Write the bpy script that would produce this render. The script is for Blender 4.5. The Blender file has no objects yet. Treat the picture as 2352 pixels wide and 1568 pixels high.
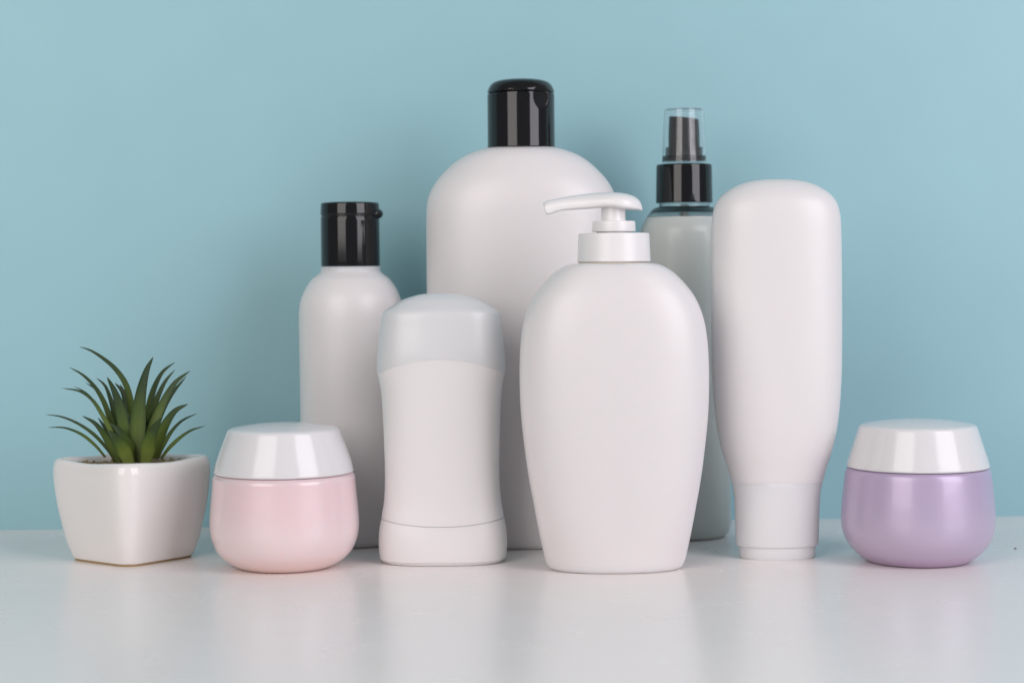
import bpy, bmesh, math, random
from mathutils import Vector, Matrix
random.seed(7)
PI = math.pi
scene = bpy.context.scene
COL = scene.collection

# ------------------------------------------------------------------ camera
F = 4400.0                      # focal length in pixels of a 2352 wide picture
CX, CY = 1176.0, 784.0
HC = 0.14                       # camera height above the table
pitch = math.atan(172.0 / F)
roll = math.radians(-0.5)
cam_d = bpy.data.cameras.new('camera')
cam = bpy.data.objects.new('camera', cam_d); COL.objects.link(cam)
R = (Matrix.Rotation(PI / 2 - pitch, 3, 'X') @ Matrix.Rotation(roll, 3, 'Z'))
cam.matrix_world = Matrix.Translation((0, 0, HC)) @ R.to_4x4()
cam_d.sensor_width = 36.0
cam_d.lens = F / 2352 * 36
cam_d.clip_start = 0.01; cam_d.clip_end = 50
cam_d.dof.use_dof = True
cam_d.dof.focus_distance = 0.885
cam_d.dof.aperture_fstop = 9.0
scene.camera = cam
CAMP = Vector((0, 0, HC)); RT = R.transposed()

# ------------------------------------------------------------------ world and lamps
w = bpy.data.worlds.new('World'); scene.world = w; w.use_nodes = True
bg = w.node_tree.nodes['Background']
bg.inputs[0].default_value = (0.88, 0.94, 1.0, 1); bg.inputs[1].default_value = 0.18

def softbox(name, az, el, dist, sx, sy, energy, color):
    l = bpy.data.lights.new(name, 'AREA'); l.shape = 'RECTANGLE'
    l.size = sx; l.size_y = sy; l.energy = energy; l.color = color
    o = bpy.data.objects.new(name, l); COL.objects.link(o)
    t = Vector((0.0, 0.93, 0.10)); az = math.radians(az); el = math.radians(el)
    p = t + dist * Vector((math.sin(az) * math.cos(el), -math.cos(az) * math.cos(el), math.sin(el)))
    o.location = p
    o.rotation_euler = (t - p).to_track_quat('-Z', 'Y').to_euler()
    return o
softbox('softbox', -31, 21, 1.85, 1.08, 1.24, 15.6, (1.0, 0.945, 0.905))
softbox('softbox', 47, 22, 1.85, 1.06, 1.32, 21.5, (0.965, 0.93, 0.99))

scene.view_settings.view_transform = 'Standard'
scene.view_settings.look = 'None'
scene.view_settings.exposure = 0.0
scene.view_settings.gamma = 1.0
scene.view_settings.use_curve_mapping = False

# ------------------------------------------------------------------ pixel helpers (2352 x 1568 measure)
def ray(px, py):
    return (R @ Vector(((px - CX) / F, -(py - CY) / F, -1.0)))
def ground(px, py, h=0.0):
    d = ray(px, py); t = (h - HC) / d.z
    return CAMP + d * t
def at_depth(px, py, Y):
    d = ray(px, py); return CAMP + d * (Y / d.y)
class Axis:
    """vertical axis of an object: side-contact row yb, middle px measured at row yr"""
    def __init__(s, px, yb, yr=None):
        g = ground(px, yb); s.Y = g.y
        s.X = at_depth(px, yr if yr else yb, s.Y).x
        s.o = Vector((s.X, s.Y, 0))
    def z(s, py):
        c0 = RT @ (s.o - CAMP); u = RT @ Vector((0, 0, 1)); k = (CY - py) / F
        return -(k * c0.z + c0.y) / (u.y + k * u.z)
    def r(s, hw, z=0.1):
        c = RT @ (s.o + Vector((0, 0, z)) - CAMP); return hw * (-c.z) / F
    def x(s, px, py):
        return at_depth(px, py, s.Y).x - s.X
    def P(s, lst, k=1.0, oy=0.0):
        """(halfwidth, row[, fillet radius px]) -> metres"""
        out = []
        for q in lst:
            z = max(0.0, s.z(q[1] * k + oy))
            out.append((s.r(q[0] * k, z), z, (s.r(q[2], z) if len(q) > 2 else 0.0)))
        return out

# ------------------------------------------------------------------ profiles
def spline(pts, n=6):
    """centripetal catmull-rom through (r,z,..)"""
    P = [Vector((p[0], p[1])) for p in pts]
    P = [P[0] * 2 - P[1]] + P + [P[-1] * 2 - P[-2]]
    out = []
    for i in range(1, len(P) - 2):
        p0, p1, p2, p3 = P[i - 1:i + 3]
        t0 = 0; t1 = t0 + max(1e-9, (p1 - p0).length) ** .5; t2 = t1 + max(1e-9, (p2 - p1).length) ** .5; t3 = t2 + max(1e-9, (p3 - p2).length) ** .5
        for j in range(n):
            t = t1 + (t2 - t1) * j / n
            A1 = p0 * ((t1 - t) / (t1 - t0)) + p1 * ((t - t0) / (t1 - t0))
            A2 = p1 * ((t2 - t) / (t2 - t1)) + p2 * ((t - t1) / (t2 - t1))
            A3 = p2 * ((t3 - t) / (t3 - t2)) + p3 * ((t - t2) / (t3 - t2))
            B1 = A1 * ((t2 - t) / (t2 - t0)) + A2 * ((t - t0) / (t2 - t0))
            B2 = A2 * ((t3 - t) / (t3 - t1)) + A3 * ((t - t1) / (t3 - t1))
            out.append(B1 * ((t2 - t) / (t2 - t1)) + B2 * ((t - t1) / (t2 - t1)))
    out.append(P[-2])
    return [(max(0, v.x), v.y) for v in out]
def fillet(pts, n=5):
    out = []
    for i, p in enumerate(pts):
        v = Vector((p[0], p[1])); r = p[2] if len(p) > 2 else 0
        if r <= 0 or i in (0, len(pts) - 1): out.append((v.x, v.y)); continue
        a = Vector(pts[i - 1][:2]); b = Vector(pts[i + 1][:2])
        da = (a - v); db = (b - v)
        ra = min(r, da.length * .48); rb = min(r, db.length * .48)
        A = v + da.normalized() * ra; B = v + db.normalized() * rb
        for j in range(n + 1):
            t = j / n; q = A * (1 - t) ** 2 + v * 2 * t * (1 - t) + B * t ** 2
            out.append((q.x, q.y))
    return out
def dens(pts, step):
    out = [pts[0]]
    for a, b in zip(pts, pts[1:]):
        d = math.hypot(a[0] - b[0], a[1] - b[1]); n = max(1, int(d / step))
        for j in range(1, n + 1):
            out.append((a[0] + (b[0] - a[0]) * j / n, a[1] + (b[1] - a[1]) * j / n))
    return out

def ss(x): x = max(0, min(1, x)); return x * x * (3 - 2 * x)
def sup(th, n):
    c, s = math.cos(th), math.sin(th)
    return (math.copysign(abs(c) ** (2 / n), c), math.copysign(abs(s) ** (2 / n), s))
def oval(zc, a0, am, k):
    """round at the neck, oval at the belly: b grows smoothly with a above zc"""
    bm_ = am * k
    def f(z, a):
        if z <= zc: return k
        if a <= a0: return 1.0
        t = min(1, (a - a0) / (am - a0))
        return (a0 + (bm_ - a0) * t) / a
    return f
def loft(prof, ratio=1.0, n=2.0, seg=96, arch=None, bm=None, yaw=0.0, off=(0, 0)):
    """prof: list (a, z) top to bottom or bottom to top; b = a*ratio; arch(z)->lift of the front/back middle"""
    bm = bm or bmesh.new()
    cy, sy_ = math.cos(yaw), math.sin(yaw)
    rings = []
    for (a, z) in prof:
        rt = ratio(z, a) if callable(ratio) else ratio
        ex = n(z) if callable(n) else n
        if a < 1e-6:
            rings.append([bm.verts.new((off[0], off[1], z + (arch(z) if arch else 0)))]); continue
        ring = []
        for i in range(seg):
            x, y = sup(2 * PI * i / seg, ex)
            dz = arch(z) * (1 - x * x) if arch else 0
            X, Y = a * x, a * rt * y
            ring.append(bm.verts.new((off[0] + X * cy - Y * sy_, off[1] + X * sy_ + Y * cy, z + dz)))
        rings.append(ring)
    for A, B in zip(rings, rings[1:]):
        for i in range(seg):
            j = (i + 1) % seg
            if len(A) == 1 and len(B) == 1: continue
            if len(A) == 1: f = (A[0], B[i], B[j])
            elif len(B) == 1: f = (A[i], A[j], B[0])
            else: f = (A[i], A[j], B[j], B[i])
            try: bm.faces.new(f)
            except ValueError: pass
    return bm
def finish(name, bm, mat, parent=None, angle=38, loc=None):
    bmesh.ops.remove_doubles(bm, verts=bm.verts, dist=1e-7)
    bmesh.ops.recalc_face_normals(bm, faces=bm.faces)
    ca = math.radians(angle)
    for f in bm.faces: f.smooth = True
    for e in bm.edges:
        if len(e.link_faces) == 2 and e.calc_face_angle(0) > ca: e.smooth = False
    me = bpy.data.meshes.new(name); bm.to_mesh(me); bm.free()
    me.materials.append(mat)
    o = bpy.data.objects.new(name, me); COL.objects.link(o)
    if parent: o.parent = parent
    if loc is not None: o.location = loc
    return o
def thing(name, label, cat, ax, group=None):
    o = bpy.data.objects.new(name, None); COL.objects.link(o); o.location = ax.o
    o.empty_display_size = 0.01
    o['label'] = label; o['category'] = cat
    if group: o['group'] = group
    return o

# ------------------------------------------------------------------ materials
def mat(name, base, rough=0.4, **kw):
    m = bpy.data.materials.new(name); m.use_nodes = True
    nt = m.node_tree; b = nt.nodes['Principled BSDF']
    b.inputs['Base Color'].default_value = (*base, 1)
    b.inputs['Roughness'].default_value = rough
    for k, v in kw.items():
        if k in ('bump', 'scale', 'rvar', 'cvar'): continue
        b.inputs[k.replace('_', ' ')].default_value = v
    N = nt.nodes.new; L = nt.links.new
    tc = N('ShaderNodeTexCoord')
    if kw.get('bump'):
        no = N('ShaderNodeTexNoise'); no.inputs['Scale'].default_value = kw.get('scale', 900)
        no.inputs['Detail'].default_value = 4
        L(tc.outputs['Object'], no.inputs['Vector'])
        bp = N('ShaderNodeBump'); bp.inputs['Strength'].default_value = kw['bump']; bp.inputs['Distance'].default_value = 0.0004
        L(no.outputs['Fac'], bp.inputs['Height']); L(bp.outputs[0], b.inputs['Normal'])
    if kw.get('rvar'):
        n2 = N('ShaderNodeTexNoise'); n2.inputs['Scale'].default_value = 35; n2.inputs['Detail'].default_value = 5
        L(tc.outputs['Object'], n2.inputs['Vector'])
        mr = N('ShaderNodeMapRange'); mr.inputs['To Min'].default_value = rough - kw['rvar']; mr.inputs['To Max'].default_value = rough + kw['rvar']
        L(n2.outputs['Fac'], mr.inputs['Value']); L(mr.outputs[0], b.inputs['Roughness'])
    if kw.get('cvar'):
        n3 = N('ShaderNodeTexNoise'); n3.inputs['Scale'].default_value = 22; n3.inputs['Detail'].default_value = 6
        L(tc.outputs['Object'], n3.inputs['Vector'])
        mx = N('ShaderNodeMix'); mx.data_type = 'RGBA'
        L(n3.outputs['Fac'], mx.inputs['Factor'])
        mx.inputs['A'].default_value = (*[c * (1 - kw['cvar']) for c in base], 1)
        mx.inputs['B'].default_value = (*[min(1, c * (1 + kw['cvar'])) for c in base], 1)
        L(mx.outputs['Result'], b.inputs['Base Color'])
    return m
SR = (0.010, 0.008, 0.007)
M_white = mat('matte_white_plastic', (0.76, 0.73, 0.73), 0.36, rvar=0.02, Subsurface_Weight=0.8, Subsurface_Radius=SR, Subsurface_Scale=0.9)
M_tube = mat('satin_white_plastic', (0.76, 0.73, 0.73), 0.36, rvar=0.02, Subsurface_Weight=0.3, Subsurface_Radius=SR, Subsurface_Scale=0.25)
M_cap_t = mat('tube_cap_plastic', (0.735, 0.725, 0.735), 0.38, rvar=0.03, Subsurface_Weight=0.3, Subsurface_Radius=SR, Subsurface_Scale=0.25)
M_pump = mat('pump_white_plastic', (0.81, 0.785, 0.785), 0.30, rvar=0.03, Subsurface_Weight=0.1, Subsurface_Radius=SR, Subsurface_Scale=0.3)
M_gap = mat('cream_seal_plastic', (0.55, 0.50, 0.40), 0.5)
M_lid = mat('gloss_white_plastic', (0.73, 0.715, 0.725), 0.15, rvar=0.02, Subsurface_Weight=0.15, Subsurface_Radius=SR, Subsurface_Scale=0.3)
M_black = mat('black_gloss_plastic', (0.009, 0.009, 0.010), 0.07, bump=0.02, scale=60, Specular_IOR_Level=0.42)
M_blackd = mat('black_satin_plastic', (0.012, 0.013, 0.015), 0.22)
M_grip = mat('matte_black_grip', (0.009, 0.009, 0.010), 0.75, bump=0.3, scale=1500, Specular_IOR_Level=0.2)
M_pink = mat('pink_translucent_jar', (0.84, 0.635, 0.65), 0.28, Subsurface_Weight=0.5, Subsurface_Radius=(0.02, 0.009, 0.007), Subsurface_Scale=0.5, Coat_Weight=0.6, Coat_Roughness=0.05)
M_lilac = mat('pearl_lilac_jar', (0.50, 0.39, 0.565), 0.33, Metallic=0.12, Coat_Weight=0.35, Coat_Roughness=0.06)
M_ceramic = mat('glazed_ceramic', (0.80, 0.765, 0.745), 0.14, rvar=0.03, cvar=0.03, bump=0.05, scale=120)
M_clay = mat('unglazed_foot', (0.36, 0.25, 0.13), 0.8, cvar=0.2)
M_gravel = mat('gravel', (0.20, 0.14, 0.06), 0.7, cvar=0.5, bump=0.6, scale=600)
M_clear = mat('clear_plastic', (1, 1, 1), 0.22, Transmission_Weight=1.0, IOR=1.45)
M_clearthin = mat('clear_overcap', (0.95, 0.97, 0.98), 0.08, Transmission_Weight=0.975, IOR=1.35)
M_liquid = mat('cloudy_liquid', (0.62, 0.65, 0.62), 0.33, Coat_Weight=0.3, Coat_Roughness=0.2, Transmission_Weight=0.15, IOR=1.33)
M_frost = mat('frosted_cap', (0.92, 0.92, 0.93), 0.38, Transmission_Weight=0.38, IOR=1.35, Coat_Weight=0.7, Coat_Roughness=0.28)
M_tint = mat('refraction_tint_plastic', (0.05, 0.09, 0.10), 0.15, Transmission_Weight=0.8, IOR=1.45)

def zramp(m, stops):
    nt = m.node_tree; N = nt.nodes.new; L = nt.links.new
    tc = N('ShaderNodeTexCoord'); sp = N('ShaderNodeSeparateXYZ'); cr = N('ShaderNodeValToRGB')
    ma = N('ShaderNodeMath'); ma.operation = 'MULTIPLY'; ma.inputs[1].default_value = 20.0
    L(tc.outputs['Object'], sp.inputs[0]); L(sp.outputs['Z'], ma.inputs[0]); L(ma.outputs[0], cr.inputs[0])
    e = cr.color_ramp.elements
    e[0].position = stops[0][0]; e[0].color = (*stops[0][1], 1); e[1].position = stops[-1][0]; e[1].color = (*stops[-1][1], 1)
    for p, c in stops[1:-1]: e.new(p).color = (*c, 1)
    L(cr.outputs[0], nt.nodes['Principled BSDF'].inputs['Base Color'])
# two-layer jar walls: a paler inner cup shows through the lower half; refracted orange glow painted at the pink foot
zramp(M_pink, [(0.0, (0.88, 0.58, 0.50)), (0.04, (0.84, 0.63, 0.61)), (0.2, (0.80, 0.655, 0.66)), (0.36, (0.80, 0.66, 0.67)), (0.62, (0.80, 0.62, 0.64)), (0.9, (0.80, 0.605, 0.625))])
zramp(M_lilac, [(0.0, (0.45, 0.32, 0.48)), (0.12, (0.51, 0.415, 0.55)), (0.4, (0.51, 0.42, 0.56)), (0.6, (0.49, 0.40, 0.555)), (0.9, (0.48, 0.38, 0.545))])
def green():
    m = mat('succulent_leaf', (0.07, 0.11, 0.03), 0.5, Specular_IOR_Level=0.3, bump=0.15, scale=350)
    nt = m.node_tree; b = nt.nodes['Principled BSDF']; N = nt.nodes.new; L = nt.links.new
    at = N('ShaderNodeAttribute'); at.attribute_name = 'along'
    no = N('ShaderNodeTexNoise'); no.inputs['Scale'].default_value = 150; no.inputs['Detail'].default_value = 4
    ad = N('ShaderNodeMath'); ad.operation = 'MULTIPLY_ADD'; ad.inputs[1].default_value = 0.5
    L(no.outputs['Fac'], ad.inputs[0]); L(at.outputs['Fac'], ad.inputs[2])
    cr = N('ShaderNodeValToRGB'); e = cr.color_ramp.elements
    e[0].position = 0.15; e[0].color = (0.07, 0.085, 0.02, 1)
    e[1].position = 1.25 / 1.3; e[1].color = (0.022, 0.045, 0.014, 1)
    x = e.new(0.55); x.color = (0.085, 0.125, 0.022, 1)
    x = e.new(0.8); x.color = (0.045, 0.08, 0.014, 1)
    L(ad.outputs[0], cr.inputs[0])
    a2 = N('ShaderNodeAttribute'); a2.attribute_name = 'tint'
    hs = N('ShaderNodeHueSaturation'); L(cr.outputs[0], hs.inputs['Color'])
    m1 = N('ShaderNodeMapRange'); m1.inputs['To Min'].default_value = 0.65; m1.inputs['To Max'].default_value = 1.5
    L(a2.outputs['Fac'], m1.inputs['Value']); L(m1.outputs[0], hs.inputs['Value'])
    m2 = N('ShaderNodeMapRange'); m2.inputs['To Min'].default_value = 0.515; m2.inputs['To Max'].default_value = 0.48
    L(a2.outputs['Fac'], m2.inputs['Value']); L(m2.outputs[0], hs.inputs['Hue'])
    L(hs.outputs[0], b.inputs['Base Color'])
    return m
M_leaf = green()

# ------------------------------------------------------------------ setting
def struct(o):
    o['kind'] = 'structure'; return o
M_table = mat('white_laminate', (0.91, 0.86, 0.84), 0.26, rvar=0.05, bump=0.03, scale=90, Specular_IOR_Level=0.3)
def wallmat():
    m = mat('painted_wall', (0.272, 0.503, 0.56), 0.52, Specular_IOR_Level=1.0, bump=0.10, scale=160, cvar=0.035, rvar=0.03)
    return m
M_wall = wallmat()
gL = ground(0, 1217); gR = ground(2352, 1185)
dW = (gR - gL).normalized(); nW = Vector((-dW.y, dW.x, 0))   # into the wall
bm = bmesh.new()
a = gL - dW * 1.2; b_ = gR + dW * 1.2
fr = [Vector((a.x, -0.15, 0)), Vector((b_.x, -0.15, 0)), b_ + nW * 0.012, a + nW * 0.012]
vs = [bm.verts.new((p.x, p.y, 0)) for p in fr]; vb = [bm.verts.new((p.x, p.y, -0.03)) for p in fr]
bm.faces.new(vs); bm.faces.new(vb[::-1])
for i in range(4): bm.faces.new((vs[i], vb[i], vb[(i + 1) % 4], vs[(i + 1) % 4]))
struct(finish('table', bm, M_table))
bm = bmesh.new()
q = [a, b_, b_ + nW * 0.02, a + nW * 0.02]
lo = [bm.verts.new((p.x, p.y, -0.02)) for p in q]; hi = [bm.verts.new((p.x, p.y, 1.3)) for p in q]
bm.faces.new(lo[::-1]); bm.faces.new(hi)
for i in range(4): bm.faces.new((lo[i], lo[(i + 1) % 4], hi[(i + 1) % 4], hi[i]))
struct(finish('wall', bm, M_wall))

def jarlike(name, label, px, yb, yr, k, oy, body, lid, top, m_body, group):
    ax = Axis(px, yb, yr); t = thing(name, label, 'cream jar', ax, group)
    bp = ax.P(body, k, oy)
    r0, z0 = bp[0][0], bp[0][1]
    pr = spline(bp, 8)
    # bottom: rounded into a contact ring, then a shallow recess; top: bevelled lip going inward
    br = bp[-1][0]
    z1 = pr[-1][1]
    pr = [p for p in pr if p[1] > 0.0003] + [(br * 0.90, 0.0), (br * 0.80, 0.0004), (0, 0.0008)]
    lip = [(r0 * 0.90, z0 + 0.0005), (r0 - 0.0019, z0 + 0.0004), (r0 - 0.0011, z0 + 0.0001), (r0 - 0.0004, z0 - 0.0005), (r0 - 0.00005, z0 - 0.0013)]
    pr = [(0, z0 + 0.0005)] + lip + pr[2:]
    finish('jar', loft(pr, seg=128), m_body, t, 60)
    lp = ax.P(lid, k, oy)
    zt = ax.z(top * k + oy)
    ln = len(lp)
    dome = [(0, lp[0][1] + 0.0027), (lp[0][0] * .3, lp[0][1] + 0.0025), (lp[0][0] * .6, lp[0][1] + 0.0018), (lp[0][0] * .85, lp[0][1] + 0.0008), (lp[0][0], lp[0][1], 0.0028)]
    side = [(p[0], p[1]) for p in spline(lp[:], 5)][1:]
    rest = [(dome[-1][0], dome[-1][1], 0.0028)] + side
    prof = [d[:2] for d in dome[:-1]] + fillet([dome[-2], rest[0], rest[4]])[1:-1] + rest[4:]
    rb, zb = side[-1]
    zb2 = z0 + 0.0006
    prof = [p for p in prof if p[1] > zb2 + 0.0008 or p[0] < rb * .8] + [(rb, zb2 + 0.0006), (rb - 0.0003, zb2 + 0.0001), (rb - 0.0009, zb2), (rb * .8, zb2)]
    finish('lid', loft(prof, seg=128), M_lid, t, 60)
    return t
KP, OP = .26957, 918.75
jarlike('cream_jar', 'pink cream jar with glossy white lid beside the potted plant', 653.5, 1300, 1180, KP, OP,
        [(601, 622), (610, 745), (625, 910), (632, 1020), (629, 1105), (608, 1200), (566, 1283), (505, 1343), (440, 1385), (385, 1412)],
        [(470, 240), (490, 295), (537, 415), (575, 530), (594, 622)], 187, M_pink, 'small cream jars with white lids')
KV, OV = .3203, 918.75
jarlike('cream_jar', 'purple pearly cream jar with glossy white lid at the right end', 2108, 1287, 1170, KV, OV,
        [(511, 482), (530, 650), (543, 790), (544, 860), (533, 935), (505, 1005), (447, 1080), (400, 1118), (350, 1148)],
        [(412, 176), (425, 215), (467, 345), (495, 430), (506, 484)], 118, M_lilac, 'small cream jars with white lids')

# ------------------------------------------------------------------ flip caps
def carve(bm, c, r):
    hit = set()
    for v in bm.verts:
        d = v.co - c
        if d.length < r:
            # move towards the axis until on the sphere
            h = Vector((v.co.x, v.co.y, 0)); hl = h.length
            if hl < 1e-5: continue
            u = -h / hl
            b = d.dot(u); cc = d.length_squared - r * r
            t = -b + math.sqrt(max(0, b * b - cc))
            v.co += u * min(t, r); hit.add(v)
    for f in bm.faces:
        if all(v in hit for v in f.verts): f.material_index = 1
# small round bottle ------------------------------------------------
ax = Axis(807.5, 1243.6, 800)
t = thing('lotion_bottle', 'small slim round white bottle with black flip cap behind the pink jar', 'bottle', ax, 'white bottles with black flip caps')
body = ax.P([(68, 612), (68, 621), (70, 626), (77, 631.5), (87, 639), (97, 651), (105.5, 665), (112.5, 681), (117, 699), (119, 720), (119.5, 745)])
pr = spline(body, 6)
rb = ax.r(118, 0)
pr = [(0, pr[0][1]), (pr[0][0] * .7, pr[0][1])] + pr + [(ax.r(118.5, .05), .06), (rb, .0035), (rb - .0004, .0018), (rb - .0014, .0005), (rb - .003, 0), (rb * .7, .0004), (0, .001)]
pr = dens(pr, .006)
finish('body', loft(pr), M_white, t, 50)
rc = ax.r(67.3, .14); zb = ax.z(612); zs = ax.z(494.5); zt = ax.z(466)
cp = fillet([(0, zs - .0004), (rc - .0008, zs - .0004), (rc - .0003, zs - .0005, .0002), (rc, zs - .0009), (rc * 1.005, zb + .0004, .0003), (rc * .99, zb + .0001), (0, zb + .0001)])
c = finish('cap', loft(dens(cp, .002)), M_black, t, 40)
rl = rc * 1.008
lp = fillet([(0, zt + .0006), (rl * .6, zt + .0005), (rl * .985, zt, .0010), (rl, zs + .0004, .0004), (rl * .985, zs, .0003), (0, zs - .0001)])
lid = finish('flip_lid', loft(dens(lp, .002)), M_black, c, 40)
finish('hinge_core', loft([(0, zs + .0002), (rc * .975, zs + .0002), (rc * .975, zs - .002), (0, zs - .002)]), M_blackd, c, 40)
bmt = bmesh.new(); bmesh.ops.create_uvsphere(bmt, u_segments=32, v_segments=20, radius=1)
az = math.radians(12)
for v in bmt.verts:
    v.co = Vector((v.co.x * .0034, v.co.y * .0052, v.co.z * .0028))
    v.co += Vector((rl - .0012, 0, zs + .0006))
bmt.transform(Matrix.Rotation(-az, 4, 'Z'))
finish('thumb_tab', bmt, M_black, lid)

# big bottle ---------------------------------------------------------
ax = Axis(1198, 1244, 420)
t = thing('lotion_bottle', 'tall wide white bottle with domed black flip cap, the largest bottle at the back', 'bottle', ax, 'white bottles with black flip caps')
K5 = .24613; O5 = 312.4
B = [(250, 104), (315, 111), (430, 143), (545, 193), (640, 258), (727, 340), (797, 422), (846, 505), (875, 590), (888, 680), (892, 800)]
pr = spline(ax.P(B, K5, O5), 8)
rb = ax.r(219, 0)
pr = [(0, pr[0][1] + .0004)] + pr + [(ax.r(219.5, .1), .1), (ax.r(219, .05), .03), (rb, .005), (rb - .0006, .0024), (rb - .002, .0007), (rb - .004, 0), (rb * .75, .0006), (0, .002)]
pr = dens(pr, .008)
finish('body', loft(pr, ratio=oval(ax.z(800 * K5 + O5), ax.r(62), ax.r(219.5), .60), n=lambda z: 2.45 if z < .16 else 2.45 - .45 * min(1, (z - .16) / .045), seg=144), M_white, t, 50)
rc = ax.r(77.3, .22); zb = ax.z(341); zs = ax.z(215); zt = ax.z(184.5)
S = .00018
cp = [(0, zs - S), (rc - .0005, zs - S), (rc - .0001, zs - S - .0003), (rc, zs - .0010), (rc, zb + .0004), (rc - .0004, zb), (0, zb)]
bmc = loft(dens(cp, .0006), seg=240)
dd = math.radians(-52)
dc = Vector((math.cos(dd), math.sin(dd), 0)) * (rc + .0102) + Vector((0, 0, ax.z(226)))
carve(bmc, dc, .0120)
c = finish('cap', bmc, M_black, t, 40); c.data.materials.append(M_grip)
h = zt - zs
lp = [(0, zt)] + fillet([(rc * .55, zt), (rc * .88, zt - .0007), (rc * .985, zt - h * .5), (rc, zs + .0003)]) 
lp = [(0, zt + .0004), (rc * .3, zt + .00035), (rc * .55, zt + .0001), (rc * .72, zt - .0005), (rc * .84, zt - .0014), (rc * .925, zt - .0029), (rc * .975, zt - .0047), (rc, zs + .0006)]
lp = spline([(p[0], p[1]) for p in lp], 5) + [(rc - .0002, zs + S + .0001), (rc - .0006, zs + S), (0, zs + S)]
bml = loft(dens(lp, .0006), seg=240)
carve(bml, dc, .0120)
finish('flip_lid', bml, M_black, c, 40).data.materials.append(M_grip)

# ------------------------------------------------------------------ deodorant stick
ax = Axis(1015, 1288.5, 1000)
t = thing('deodorant_stick', 'white waisted deodorant stick with frosted grey translucent cap', 'deodorant', ax)
KD, OD = .4451, 643.1
RAT = .56; ND = 2.55
zcs = ax.z(475 * KD + OD); zbs = ax.z(1226 * KD + OD)
arch_c = ax.r(33); arch_b = -ax.r(13.5)
def arc(z):
    d = zcs - z
    if z > zcs: return arch_c * (1 - ss((z - zcs) / .022))
    if z < zbs + .03 and z >= zbs: return arch_b * (1 - ss((z - zbs) / .03))
    if z < zbs: return arch_b * (1 - ss((zbs - z) / .014))
    return arch_c * (1 - ss(d / .03))
body = ax.P([(330, 475.5), (319, 520), (312, 565), (308, 610), (303, 700), (298, 850), (295.5, 980), (297.5, 1080), (304, 1150), (312, 1195), (315, 1219.5)], KD, OD)
pr = dens(spline(body, 6), .002)
r9 = pr[0][0]; z9 = pr[0][1]
pr = [(0, z9 + .004), (r9 - .0020, z9 + .004), (r9 - .0017, z9 + .0002), (r9 - .0002, z9)] + pr[:] + [(pr[-1][0] - .0003, pr[-1][1] - .0001), (pr[-1][0] * .8, pr[-1][1] - .0001)]
finish('body', loft(pr, ratio=RAT, n=ND, arch=arc, seg=144), M_tube, t, 50)
base = ax.P([(315.5, 1221), (320, 1240), (327, 1280), (331, 1340), (329, 1395), (323, 1430)], KD, OD)
pr = dens(spline(base, 6), .0015); rb = ax.r(316 * KD, 0)
pr = [(pr[0][0] * .8, pr[0][1] - .0002), (pr[0][0] - .0006, pr[0][1] - .0002)] + pr + [(rb, .0016), (rb - .0007, .0006), (rb - .0017, .0002), (rb - .003, 0), (rb * .8, .0004), (0, .0006)]
finish('turn_base', loft(pr, ratio=RAT, n=ND, arch=lambda z: arc(z) if z > .004 else 0, seg=144), M_tube, t, 50)
cap = ax.P([(331, 475.5), (330.5, 430), (327, 370), (321, 300), (312, 230), (308, 195), (302, 172), (286, 152), (250, 129), (205, 103), (120, 76), (60, 68), (0, 66)], KD, OD)
outer = dens(spline(cap, 6), .0015)
th = .0013
inner = [(max(0, p[0] - th), p[1] - (th if p[0] < outer[0][0] * .95 else th * max(0, (1 - (p[0] / outer[0][0] - .90) / .10)) )) for p in outer]
inner[0] = (outer[0][0] - th, outer[0][1]); inner = [p for p in inner if p[0] > 1e-5 or p is inner[-1]]
inner[-1] = (0, inner[-1][1])
bmc = loft(outer[::-1] + inner, ratio=RAT, n=ND, arch=lambda z: arc(z) + .00003, seg=144)
finish('cap', bmc, M_frost, t, 50)
st = [(0, ax.z(225 * KD + OD)), (.010, ax.z(228 * KD + OD)), (.018, ax.z(240 * KD + OD)), (.0225, ax.z(285 * KD + OD)), (.0245, ax.z(350 * KD + OD)), (.0255, zcs - .001)]
finish('stick', loft(dens(spline(st, 5), .002), ratio=RAT * .95, n=2.2), M_white, t)

# ------------------------------------------------------------------ pump bottle
ax = Axis(1410.5, 1304, 900)
t = thing('pump_bottle', 'white egg shaped pump bottle with its spout pointing left', 'pump bottle', ax)
K1, O1 = .4806, 588
B = [(150, 33), (192, 36), (225, 44), (258, 61), (295, 88), (330, 123), (378, 184), (411, 250), (432, 320), (446, 420), (451, 530), (451, 620), (446, 750), (431, 900), (411, 1050), (388, 1180), (362, 1320), (342, 1415), (333, 1450), (322, 1475)]
pr = dens(spline(ax.P(B, K1, O1), 5), .002)
rb = pr[-1][0]
z1 = pr[-1][1]
pr = [(0, pr[0][1] + .0002)] + pr + [(rb * .965, z1 * .35), (rb * .935, z1 * .08), (rb * .90, 0), (rb * .8, .0005), (0, .0015)]
finish('body', loft(pr, ratio=oval(ax.z(575 * K1 + O1), ax.r(74), ax.r(217), .60), n=lambda z: 2.75 - .6 * (1 - ss(z / .03)), seg=144), M_white, t, 50)
K6, O6 = .17574, 404.25
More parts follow.
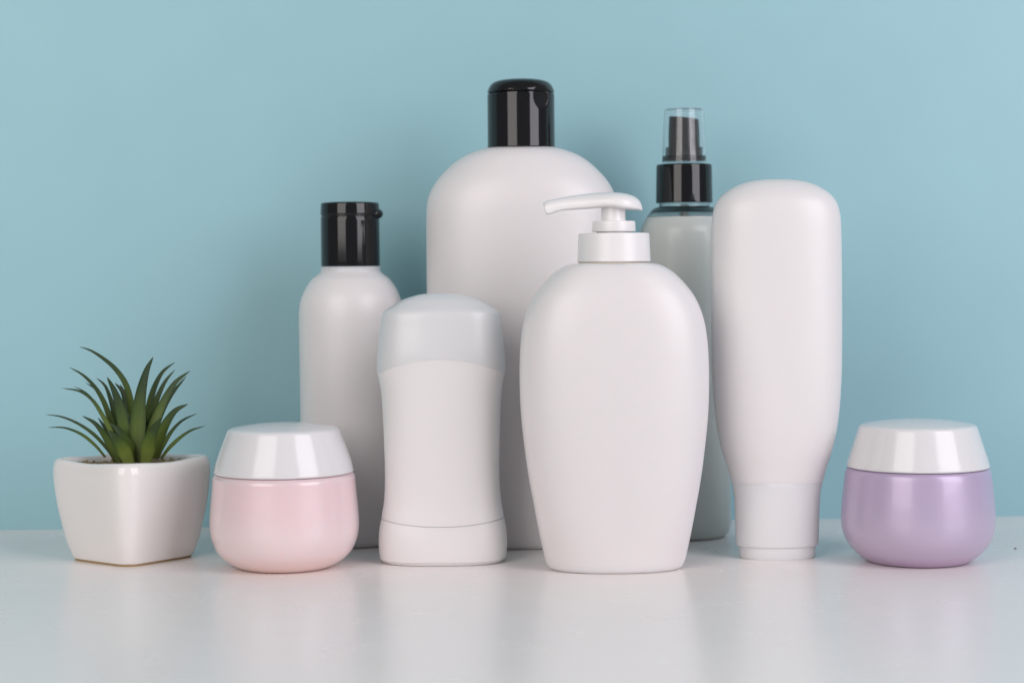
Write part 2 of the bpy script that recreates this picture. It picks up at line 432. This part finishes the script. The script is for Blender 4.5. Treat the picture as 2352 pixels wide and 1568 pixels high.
# thin cream seal under the collar
zc0 = ax.z(1118 * K6 + O6)
finish('seal', loft([(0, zc0), (ax.r(80), zc0), (ax.r(80), zc0 - .0022), (0, zc0 - .0022)]), M_gap, t)
dx = ax.x(1410, 570)
col = fillet(ax.P([(0, 748), (430, 748), (463, 748, 4), (478, 1100, 0), (480, 1119, 1), (400, 1119)], K6, O6))
finish('collar', loft(dens(col, .002), off=(dx, 0)), M_pump, t, 40)
r2 = fillet(ax.P([(0, 590), (255, 590), (281, 592, 3.5), (286, 728, 1.5), (230, 728), (230, 750)], K6, O6))
finish('pump_ring', loft(r2, off=(dx, 0)), M_pump, t, 40)
stm = fillet(ax.P([(0, 400), (158, 400), (158, 560, 0), (164, 592, 0)], K6, O6))
finish('stem', loft(stm, off=(dx - ax.r(.6), 0)), M_pump, t, 40)
# head lofted along x
def hp(zx, zy): return ax.x(1212.75 + zx * K6, 404.25 + zy * K6), ax.z(404.25 + zy * K6)
stn = [  # zx, top, bottom, half depth mm
 (226, 350, 497, 3.5), (230, 347, 499, 3.8), (262, 330, 496, 4.0), (300, 312, 490, 4.2), (350, 297, 470, 4.4), (450, 275, 447, 4.8), (600, 251, 437, 5.6), (750, 231, 430, 7.0), (900, 219, 420, 8.8),
 (1000, 214, 412, 10.3), (1100, 213, 414, 11.3), (1200, 221, 430, 11.5), (1280, 234, 441, 10.8), (1350, 254, 447, 9.4), (1400, 276, 450, 8.0), (1440, 306, 452, 6.4), (1468, 343, 454, 4.6), (1486, 390, 455, 2.8), (1494, 430, 456, 1.2)]
bmh = bmesh.new(); rings = []
for zx, tp, bo, hd in stn:
    X, zt = hp(zx, tp); X2, zb = hp(zx, bo); hd /= 1000
    zmid = zb + (zt - zb) * .30
    ring = []
    for i in range(40):
        th_ = 2 * PI * i / 40; cx_, sx_ = sup(th_, 2.3)
        zz = zmid + (zt - zmid) * sx_ if sx_ >= 0 else zmid + (zmid - zb) * sx_
        if sx_ < 0:
            cx_, s2 = sup(th_, 4.5); zz = zmid + (zmid - zb) * s2
        shear = .0
        ring.append(bmh.verts.new((X + (zmid - zz) * (0.30 if zx < 320 else 0), hd * cx_, zz)))
    rings.append(ring)
for A, Bq in zip(rings, rings[1:]):
    for i in range(40): bmh.faces.new((A[i], A[(i + 1) % 40], Bq[(i + 1) % 40], Bq[i]))
bmh.faces.new(rings[0]); bmh.faces.new(rings[-1][::-1])
bmh.transform(Matrix.Rotation(0, 4, 'Z'))
finish('pump_head', bmh, M_pump, t, 50)

# ------------------------------------------------------------------ squeeze tube
ax = Axis(1784, 1278.8, 900)
t = thing('squeeze_tube', 'white squeeze tube standing upside down on its narrower cap', 'tube', ax)
KT, OT = .45697, 385.9
B = [(0, 56), (75, 59), (157, 73), (218, 98), (270, 134), (300, 172), (315, 215), (322, 265), (325, 350), (327, 600), (327, 800), (325, 1000), (320, 1110), (311, 1225), (296, 1330), (275, 1420), (252, 1490), (233, 1558), (229, 1574)]
pr = dens(spline(ax.P(B, KT, OT), 5), .004)
pr = [(0, pr[0][1])] + pr[1:] + [(0, pr[-1][1])]
finish('tube_body', loft(pr, ratio=.58, n=2.4, seg=144), M_tube, t, 50)
C = ax.P([(0, 1103), (104, 1103), (104.8, 1103.8, 0), (102, 1115), (99.6, 1132), (98.3, 1145), (97, 1170), (96, 1206), (94.6, 1246), (94, 1249), (93, 1250), (87.6, 1250.5)])
C = [c[:2] for c in C]
rb = ax.r(87)
C = C + [(rb, .0008), (rb - .0007, 0), (0, 0)]
finish('cap', loft(dens(C, .002), ratio=.60, n=2.15, seg=144), M_cap_t, t, 40)

# ------------------------------------------------------------------ spray bottle
ax = Axis(1573, 1229.5, 700)
t = thing('spray_bottle', 'clear spray bottle of cloudy liquid with black pump under a clear cap', 'spray bottle', ax)
o1 = ax.P([(52, 462), (58, 466), (58, 475), (63, 478), (72, 481), (79, 488), (87, 500), (96, 516), (101, 530), (103, 548)])
outer = spline([p[:2] for p in o1], 5)
rb = ax.r(103, 0)
outer += [(ax.r(103, .1), .1), (rb, .006), (rb - .0012, .002), (rb - .004, 0)]
outer = dens(outer, .005)
th = .0009
inner = [(p[0] - th, p[1]) for p in outer[:-1]] + [(rb - .006, .0015)]
pr = [(inner[0][0], outer[0][1])] + outer[0:] + [(0, 0)]
bmo = loft([(inner[0][0], outer[0][1])] + outer + [(0, .0003)])
bmo2 = loft(inner + [(0, .0015)], bm=bmo)
bodyo = finish('bottle', bmo, M_clear, t, 60)
zl = ax.z(499)
liq = [(p[0] + .00005, p[1]) for p in outer[:-1] if p[1] < zl]
liq = [(0, zl), (liq[0][0], zl)] + liq + [(rb - .0035, .0001), (0, .0001)]
finish('liquid', loft(liq), M_liquid, t, 60)
finish('dip_tube', loft([(.0022, ax.z(470)), (.0022, .006)], seg=24), M_liquid, t)
K7, O7 = .2110, 220.5
finish('neck_refraction_band', loft(spline(ax.P([(59, 475.5), (66, 476.5), (72, 480), (77, 485), (80, 489)]), 4)), M_tint, t)  # added dark band: the black cap's refraction in the shoulder, put into colour
rg = fillet(ax.P([(0, 745), (270, 745), (300, 747, 3), (303, 780), (308, 1140), (309, 1166, .8), (270, 1167), (0, 1167)], K7, O7))
ring = finish('ring', loft(dens(rg, .002)), M_black, t, 40)
bs = fillet(ax.P([(0, 640), (200, 655), (232, 657, 1), (234, 712, 1), (0, 712)], K7, O7))
finish('pump_flange', loft(bs), M_blackd, t, 40)
bs = fillet(ax.P([(0, 560), (170, 560), (202, 562, 1), (204, 640), (206, 658, 1)], K7, O7))
finish('pump_base', loft(bs), M_blackd, t, 40)
nz = fillet(ax.P([(0, 243), (164, 243, 1.5), (170, 420), (172, 565)], K7, O7))
zn = ax.z(243 * K7 + O7)
bmn = loft(dens(nz, .002))
for v in bmn.verts:
    k = max(0, (v.co.z - (zn - .018)) / .018); v.co.z -= k * v.co.x * .115
finish('nozzle', bmn, M_black, t, 40)
oc = fillet(ax.P([(0, 146), (205, 146), (215, 150, 2), (228, 400), (241, 730)], K7, O7))
oc = dens(oc, .003); th = .0007
inn = [(max(0, p[0] - th), p[1] - (th if p[0] < oc[-1][0] * .86 else 0)) for p in oc][::-1]
inn[-1] = (0, inn[-1][1])
finish('overcap', loft(oc + inn), M_clearthin, t, 50)

# ------------------------------------------------------------------ potted plant
gc = ground(303, 1281)
class A2(Axis):
    def __init__(s, o): s.o = o; s.X = o.x; s.Y = o.y
ax = A2(Vector((at_depth(305, 1180, gc.y).x, gc.y, 0)))
t = thing('potted_plant', 'green spiky artificial succulent in a square white ceramic pot', 'potted plant', ax)
yaw = math.radians(52)
NP = 5.6
ext = max(abs(sup(2 * PI * i / 720, NP)[0] * math.cos(yaw) - sup(2 * PI * i / 720, NP)[1] * math.sin(yaw)) for i in range(720))
KQ, OQ = .375, 753.4
PP = [(448, 797), (461, 815), (469, 845), (471, 880), (466, 950), (449, 1070), (421, 1195), (391, 1300), (362, 1372), (340, 1415)]
zz = [ax.z(q[1] * KQ + OQ) for q in PP]
prp = []
for (hw, y), z in zip(PP, zz): prp.append((ax.r(hw * KQ, z) / ext, z))
prp = spline(prp, 5)
zr = prp[0][1]; r0 = prp[0][0]
foot = [(prp[-1][0] - .0005, .0012), (prp[-1][0] - .0010, .0010)]
prp = [p for p in prp if p[1] > .0018]
topi = [(r0 - .0048, .030), (r0 - .0040, zr - .012), (r0 - .0034, zr - .003), (r0 - .0028, zr - .0008), (r0 - .0018, zr + .0004), (r0 - .0008, zr + .0003)]
def npot(z): return 5.6 + (0 if z > .02 else (0.02 - z) / .02 * .8)
bmp = loft([(0, .030)] + topi + dens(prp, .003) + [(prp[-1][0] - .0004, .0012), (0, .0012)], n=npot, seg=192, yaw=yaw)
for v in bmp.verts:   # slightly hand-made rim
    k = ss((v.co.z - zr + .012) / .012)
    a_ = math.atan2(v.co.y, v.co.x) - yaw
    v.co.z += k * .0006 * -math.cos(4 * a_)
pot = finish('pot', bmp, M_ceramic, t, 60)
rf = prp[-1][0] - .0008
finish('foot_rim', loft([(0, .0012), (rf, .0012), (rf - .0003, 0), (0, 0)], n=6.4, seg=192, yaw=yaw), M_clay, pot, 40)
# gravel fill
rnd = random.Random(3)
bmg = loft([(0, zr - .0038), (r0 - .0036, zr - .0038)], n=4.2, yaw=yaw)
for i in range(420):
    a_ = rnd.random() * 2 * PI; x, y = sup(a_, 4.2); q = rnd.random() ** .5 * (r0 - .0052)
    X, Y = x * q, y * q; s = rnd.uniform(.0006, .0016)
    m4 = Matrix.Translation((X * math.cos(yaw) - Y * math.sin(yaw), X * math.sin(yaw) + Y * math.cos(yaw), zr - .0036 + rnd.uniform(0, .0016))) @ Matrix.Rotation(rnd.random() * 3, 4, (rnd.random(), rnd.random(), 1)) @ Matrix.Diagonal((s * 1.3, s, s * .7, 1))
    bmesh.ops.create_icosphere(bmg, subdivisions=1, radius=1, matrix=m4)
finish('gravel', bmg, M_gravel, t, 30)
# leaves : polyline tip -> base in zoom pixels, width, base depth offset mm, tip depth offset mm
LV = [
 ([(290,115),(345,130),(400,160),(500,238),(568,330),(600,430),(612,600),(618,820)], 44, 3, 2),
 ([(742,178),(708,245),(680,340),(662,440),(652,560),(645,700),(640,820)], 92, -5, -4),
 ([(875,210),(805,262),(755,350),(725,450),(705,600),(680,800)], 52, 4, 10),
 ([(875,255),(822,318),(775,410),(735,530),(695,700),(670,810)], 50, 0, 6),
 ([(968,262),(885,325),(830,405),(780,510),(725,650),(690,815)], 62, -2, 3),
 ([(945,295),(870,385),(810,480),(745,640),(700,810)], 46, 5, 12),
 ([(955,465),(885,500),(835,560),(790,650),(745,800)], 66, -6, -10),
 ([(792,552),(755,610),(722,690),(695,830)], 92, -9, -16),
 ([(1010,522),(920,566),(855,632),(800,730),(770,800)], 26, 2, 4),
 ([(1060,598),(970,628),(890,685),(830,745),(790,800)], 25, -3, -6),
 ([(230,240),(310,285),(385,360),(440,450),(480,560),(520,700),(560,820)], 38, 2, 2),
 ([(395,305),(445,348),(480,430),(515,560),(560,720),(590,820)], 44, 4, 8),
 ([(460,300),(500,375),(535,470),(565,600),(600,800)], 78, -4, -3),
 ([(508,335),(555,390),(585,500),(600,650),(610,800)], 66, 6, 12),
 ([(540,345),(575,420),(600,520),(612,650),(618,800)], 60, 8, 12),
 ([(185,368),(290,385),(365,435),(430,530),(490,650),(540,810)], 30, -2, -4),
 ([(258,355),(335,400),(420,510),(500,680),(540,810)], 26, 5, 10),
 ([(330,335),(395,378),(450,470),(505,610),(560,800)], 36, 7, 14),
 ([(82,528),(180,542),(290,588),(390,660),(465,745),(510,815)], 22, 3, 8),
 ([(98,607),(200,610),(300,648),(385,715),(450,790)], 20, -3, -6),
 ([(308,537),(385,582),(450,665),(530,820)], 44, -3, -7),
 ([(405,548),(455,618),(530,710),(590,815)], 44, 3, 5),
 ([(460,625),(505,665),(555,735),(600,832)], 88, -9, -16),
 ([(480,580),(545,640),(590,720),(615,825)], 66, -6, -10),
 ([(660,500),(690,580),(680,700),(660,820)], 70, 1, 2),
 ([(590,520),(612,600),(630,720),(635,825)], 70, -2, -4),
 ([(770,480),(735,580),(700,700),(670,820)], 66, 3, 6),
]
bmf = bmesh.new()
lay = bmf.verts.layers.float.new('along'); lay2 = bmf.verts.layers.float.new('tint')
for pts, wd, yb_, yt_ in LV:
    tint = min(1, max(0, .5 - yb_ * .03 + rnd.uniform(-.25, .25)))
    n = 22
    sp = spline([(p[0], -p[1]) for p in [(q[0] + 500, q[1]) for q in pts]], 8)
    sp = [(x - 500, -y) for x, y in sp]
    # resample
    L_ = [0]
    for a_, b2 in zip(sp, sp[1:]): L_.append(L_[-1] + math.hypot(a_[0] - b2[0], a_[1] - b2[1]))
    P3 = []
    for i in range(n + 1):
        s = L_[-1] * i / n; j = 0
        while j < len(L_) - 2 and L_[j + 1] < s: j += 1
        f_ = (s - L_[j]) / max(1e-6, L_[j + 1] - L_[j])
        x = sp[j][0] + (sp[j + 1][0] - sp[j][0]) * f_; y = sp[j][1] + (sp[j + 1][1] - sp[j][1]) * f_
        u = 1 - i / n         # 0 at base, 1 at tip
        dep = (yb_ + (yt_ - yb_) * u ** 1.3) / 1000
        p = at_depth(73.5 + x * KQ, OQ + y * KQ, ax.Y + dep) - ax.o
        P3.append((p, u))
    rings = []
    wm = 1.02 * wd * KQ * ax.Y / F / 2
    for i, (p, u) in enumerate(P3):
        tg = (P3[min(n, i + 1)][0] - P3[max(0, i - 1)][0]).normalized()
        view = Vector((0, -1, 0.0)) + Vector((0, 0, .35)); 
        side = tg.cross(view).normalized(); up = side.cross(tg).normalized()
        if up.y > 0: up = -up
        prf = (min(1, (1 - u) / .62) ** .62) * (0.70 + .30 * ss(u / .35)) if u < .9999 else 0.03
        ww = wm * max(prf, .05)
        tk = max(ww * .22, .00035 * max(prf, .2))
        ring = []
        for cx_, cy_ in ((-1, .30), (-.55, .02), (0, -.16), (.55, .02), (1, .30), (.55, -.62), (0, -1.0), (-.55, -.62)):
            # channel faces the camera side, keel behind
            off = side * (cx_ * ww) + up * (cy_ * tk * 1.5)
            v = bmf.verts.new(p + off); v[lay] = u; v[lay2] = tint - (.5 if abs(cx_) > .8 else 0); ring.append(v)  # dark leaf edges, deepened to paint in the shaded gaps between leaves
        rings.append(ring)
    for A, Bq in zip(rings, rings[1:]):
        for i in range(8): bmf.faces.new((A[i], A[(i + 1) % 8], Bq[(i + 1) % 8], Bq[i]))
    bmf.faces.new(rings[0]); bmf.faces.new(rings[-1][::-1])
finish('foliage', bmf, M_leaf, t, 80)

# ------------------------------------------------------------------ a crumb on the table
g = ground(2332, 1260)
bm = bmesh.new(); bmesh.ops.create_icosphere(bm, subdivisions=2, radius=.0005)
for v in bm.verts: v.co = Vector((v.co.x * 1.3, v.co.y, v.co.z * .6 + .0003)) * rnd.uniform(.85, 1.15)
o = finish('crumb', bm, mat('crumb_brown', (.08, .06, .05), .8), loc=g)
o['label'] = 'tiny dark crumb on the table right of the purple jar'; o['category'] = 'crumb'
